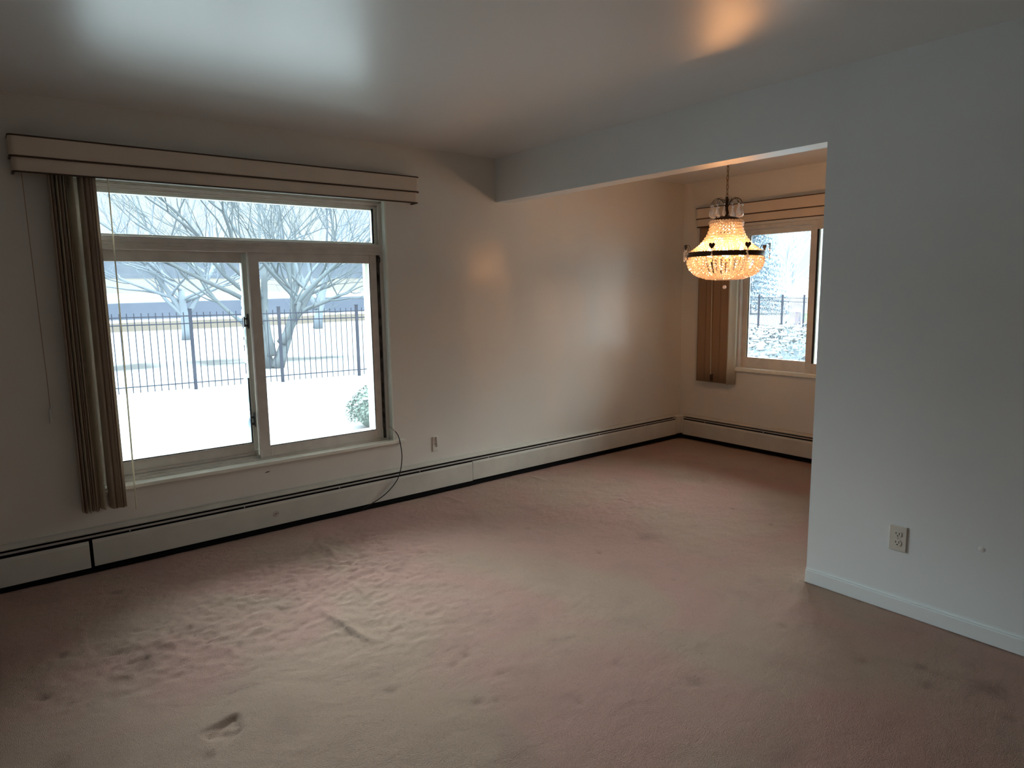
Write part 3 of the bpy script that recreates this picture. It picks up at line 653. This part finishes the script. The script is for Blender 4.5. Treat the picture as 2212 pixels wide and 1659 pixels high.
def tree(name, label, loc, stems, depth, mb, mtw, kids=(2, 3), spread=.6, cat='tree', group=None):
    par = tag(empty(name, loc), label, cat, group)
    tb, bb = MB(), MB()
    for (p, d, L, rad) in stems:
        pts = [Vector(p)]; dd = Vector(d).normalized(); rads = [rad*1.15]
        for i in range(5):
            dd = (dd+Vector((random.uniform(-.1, .1), random.uniform(-.1, .1), 0))).normalized(); pts.append(pts[-1]+dd*L/5); rads.append(rad*(1-.08*(i+1)))
        tb.tube(pts, rads, 10)
        for j in (2, 3, 4, 5, 5):
            ax = Vector((random.uniform(-1, 1), random.uniform(-1, 1), random.uniform(-.3, .6))); grow(bb, pts[j], (dd*.6+ax*spread*1.3).normalized(), L*random.uniform(.6, .9), rads[j]*random.uniform(.45, .75), depth, spread, .1, .004, 4, kids)
    tb.build('trunk', mb, par, smooth=True); bb.build('branches', mtw, par, smooth=True)
    return par
tree('bare_tree', 'big bare multi-stemmed tree right behind the fence', (2.42, 12.1, GZ),
     [((0, 0, 0), (.30, 0, 1), 1.7, .15), ((-.15, .1, 0), (-.28, .1, 1), 2.2, .13), ((.1, -.1, .6), (.62, .15, .75), 1.9, .10), ((-.1, 0, .3), (-.05, .3, 1), 2.3, .11), ((-.5, .1, 1.6), (-.95, .1, .50), 2.6, .055), ((-.3, .1, 1.9), (-.8, -.2, .75), 2.6, .05), ((.5, 0, 1.3), (.95, 0, .35), 1.6, .06)], 5, M_bark, M_twig, (2, 4), .62)
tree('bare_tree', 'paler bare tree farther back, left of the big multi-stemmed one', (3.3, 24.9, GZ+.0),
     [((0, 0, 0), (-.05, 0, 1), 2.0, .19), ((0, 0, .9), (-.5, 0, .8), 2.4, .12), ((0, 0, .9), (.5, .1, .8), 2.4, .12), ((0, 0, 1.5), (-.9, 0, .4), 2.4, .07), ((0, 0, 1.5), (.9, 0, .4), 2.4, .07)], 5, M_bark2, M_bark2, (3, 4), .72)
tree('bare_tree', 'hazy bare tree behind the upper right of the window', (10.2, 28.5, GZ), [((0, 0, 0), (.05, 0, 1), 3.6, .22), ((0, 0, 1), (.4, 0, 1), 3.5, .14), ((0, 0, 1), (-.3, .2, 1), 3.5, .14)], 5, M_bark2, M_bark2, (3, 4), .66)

def leaf_cloud(P_, N_, size, flat=.0):     # one triangle-pair leaf per point
    b = MB(); vs = []; fs = []
    for (p, n) in zip(P_, N_):
        a = Vector(np.random.default_rng(int(abs(p[0]*1e4)) % 99991).normal(size=3)); n = Vector(n); a = (a-n*a.dot(n)*flat).normalized(); c = a.cross(n+Vector((.01, .02, .03))).normalized()
        s_ = size*random.uniform(.6, 1.4); p = Vector(p); k = len(vs); vs += [p-a*s_, p+c*s_*.45, p+a*s_, p-c*s_*.45]; fs.append((k, k+1, k+2, k+3))
    b.add(vs, fs); return b
def bush(name, label, loc, rx, ry, rz, n, size, mleaf, snow_share, cat='shrub', nb=0, snowsize=.06):
    par = tag(empty(name, loc), label, cat)
    th = rng.uniform(0, 2*PI, n); cz = rng.uniform(-.35, 1, n); rr = np.sqrt(1-cz**2); k = rng.uniform(.80, 1.03, n)*(1+.12*np.sin(th*3+cz*4))
    P_ = np.stack([rr*np.cos(th)*rx*k, rr*np.sin(th)*ry*k, rz*.42+cz*rz*.6*k], -1); N_ = np.stack([rr*np.cos(th), rr*np.sin(th), cz], -1)
    leaf_cloud(P_, N_, size).build('foliage', mleaf, par)
    MB().sphere((0, 0, rz*.42), 1, 20, 12, sc=(rx*.82, ry*.82, rz*.5)).build('inner_twigs', mleaf, par, smooth=True)
    bb = MB()
    for i in range(int(n*snow_share)):
        j = rng.integers(n)
        if cz[j] < .15+.35*rng.random(): continue
        s_ = snowsize*rng.uniform(.5, 1.3); bb.sphere((P_[j, 0], P_[j, 1], P_[j, 2]+s_*.1), s_, 6, 4, sc=(1, 1, .38))
    if bb.v: bb.build('snow_cap', M_snow, par, smooth=True)
    for o in par.children: pass
    return par
M_snow = mat('snow', (.18, .195, .205), .9, .1)
M_yew = mat('grey_green_evergreen', (.08, .115, .10), .8, .2, nscale=20, namp=.4)
M_jun = mat('blue_green_juniper', (.08, .11, .13), .8, .2, nscale=14, namp=.45)
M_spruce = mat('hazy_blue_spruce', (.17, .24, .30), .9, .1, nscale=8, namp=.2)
bush('round_shrub', 'small clipped round evergreen shrub with a snow cap near the window', (.98, 3.95, GZ), .40, .40, .56, 5200, .022, M_yew, .02, snowsize=.045)
bush('juniper_hedge', 'spreading dark juniper dusted with snow outside the dining window', (5.6, .25, GZ), 1.75, 1.9, 1.20, 20000, .028, M_jun, .10, snowsize=.05)
# spruce
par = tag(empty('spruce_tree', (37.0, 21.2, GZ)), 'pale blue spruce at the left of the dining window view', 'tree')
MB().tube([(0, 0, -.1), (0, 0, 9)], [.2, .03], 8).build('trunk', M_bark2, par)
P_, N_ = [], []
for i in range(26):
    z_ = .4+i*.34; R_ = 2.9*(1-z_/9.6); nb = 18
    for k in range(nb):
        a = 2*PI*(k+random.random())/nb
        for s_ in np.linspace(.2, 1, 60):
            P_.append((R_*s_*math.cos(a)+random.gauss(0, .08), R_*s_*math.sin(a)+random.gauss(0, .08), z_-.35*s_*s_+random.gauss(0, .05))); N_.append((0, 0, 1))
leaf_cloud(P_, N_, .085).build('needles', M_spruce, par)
M_mauve = mat('mauve_bare_twigs', (.15, .15, .20), .9, .1)
for (x, y, lab) in ((46, 17.5, 'mauve bare shrub behind the distant fence, beside the spruce'), (42, 11.5, 'mauve bare shrub near the right edge of the dining window view')):
    tree('bare_shrub', lab, (x, y, GZ), [((random.uniform(-1, 1), random.uniform(-1, 1), 0), (random.uniform(-.5, .5), random.uniform(-.5, .5), 1), 1.4, .035) for _ in range(11)], 4, M_mauve, M_mauve, (3, 4), .5, 'shrub')
# woodland: nobody could count it
b = MB()
for side in range(1):
    for row in range(3):
        n = 330; Yr = 232+row*12; vs = []; pts = []
        for i in range(n+1):
            x = -100+i*1.25; h = 6.2+row*2.2+2.4*noise.noise(Vector((x*.09, row*5, 0)))+1.6*noise.noise(Vector((x*.5, row*7, 3)))
            zb = float(hz(np.array([[x]]), np.array([[Yr]]))[0, 0]); pts.append((x, zb, h))
        for i in range(n):
            x, zb, h = pts[i]; x2, zb2, h2 = pts[i+1]; b.add([(x, Yr, zb-.5), (x2, Yr, zb2-.5), (x2, Yr, zb2+h2), (x, Yr, zb+h), (x, Yr+5, zb-.5), (x2, Yr+5, zb2-.5), (x2, Yr+5, zb2+h2), (x, Yr+5, zb+h)],
                  [(0, 1, 2, 3), (5, 4, 7, 6), (3, 2, 6, 7), (0, 4, 5, 1)])
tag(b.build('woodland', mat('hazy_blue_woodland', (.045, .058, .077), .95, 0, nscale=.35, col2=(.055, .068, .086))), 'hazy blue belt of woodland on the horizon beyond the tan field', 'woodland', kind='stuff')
# winter trees across the way seen through the dining window
b = MB()
for k in range(34):
    x, y = 75+random.uniform(-8, 8), -30+k*2.6; h = random.uniform(7, 12)
    for j in range(90):
        a = random.uniform(0, 2*PI); q = random.uniform(0, 1)
        p0 = Vector((x, y, random.uniform(.1, .6)*h)); p1 = p0+Vector((math.cos(a)*q*3, math.sin(a)*q*3, random.uniform(1, .45*h)))
        b.tube([p0, (p0+p1)/2+Vector((0, 0, -.2)), p1], [.12, .07, .03], 3, cap=False)
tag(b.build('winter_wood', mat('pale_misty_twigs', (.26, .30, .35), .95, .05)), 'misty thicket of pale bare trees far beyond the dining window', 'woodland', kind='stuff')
# bin and sign seen at the right edge of the dining window
tag(MB().box(27.0, 27.25, 11.82, 12.05, GZ, GZ+.50).box(26.97, 27.28, 11.79, 12.08, GZ+.5, GZ+.54).build('green_bin', mat('bright_green_plastic', (.15, .33, .15), .5), bevel=.03), 'small bright green bin beyond the distant fence', 'bin')
tag(MB().box(26.9, 27.1, 12.20, 12.38, GZ, GZ+.56).box(26.88, 27.12, 12.18, 12.40, GZ+.56, GZ+.60).build('utility_box', mat('mauve_grey_metal', (.14, .12, .19), .5), bevel=.02), 'mauve grey utility box beside the green bin', 'utility box')

# ------------------------------------------------------------------ sky portals at the windows (sampling aids only)
for loc, rot, sx_, sy_ in (((-1.81, TW+.02, 1.25), (-PI/2, 0, 0), 1.78, 1.66), ((XD+TW+.02, -1.29, 1.36), (0, PI/2, 0), 1.29, 1.37)):
    L = bpy.data.lights.new('sky_portal', 'AREA'); L.shape = 'RECTANGLE'; L.size = sx_; L.size_y = sy_; L.cycles.is_portal = True
    o = link(bpy.data.objects.new('sky_portal', L)); o.location = loc; o.rotation_euler = rot
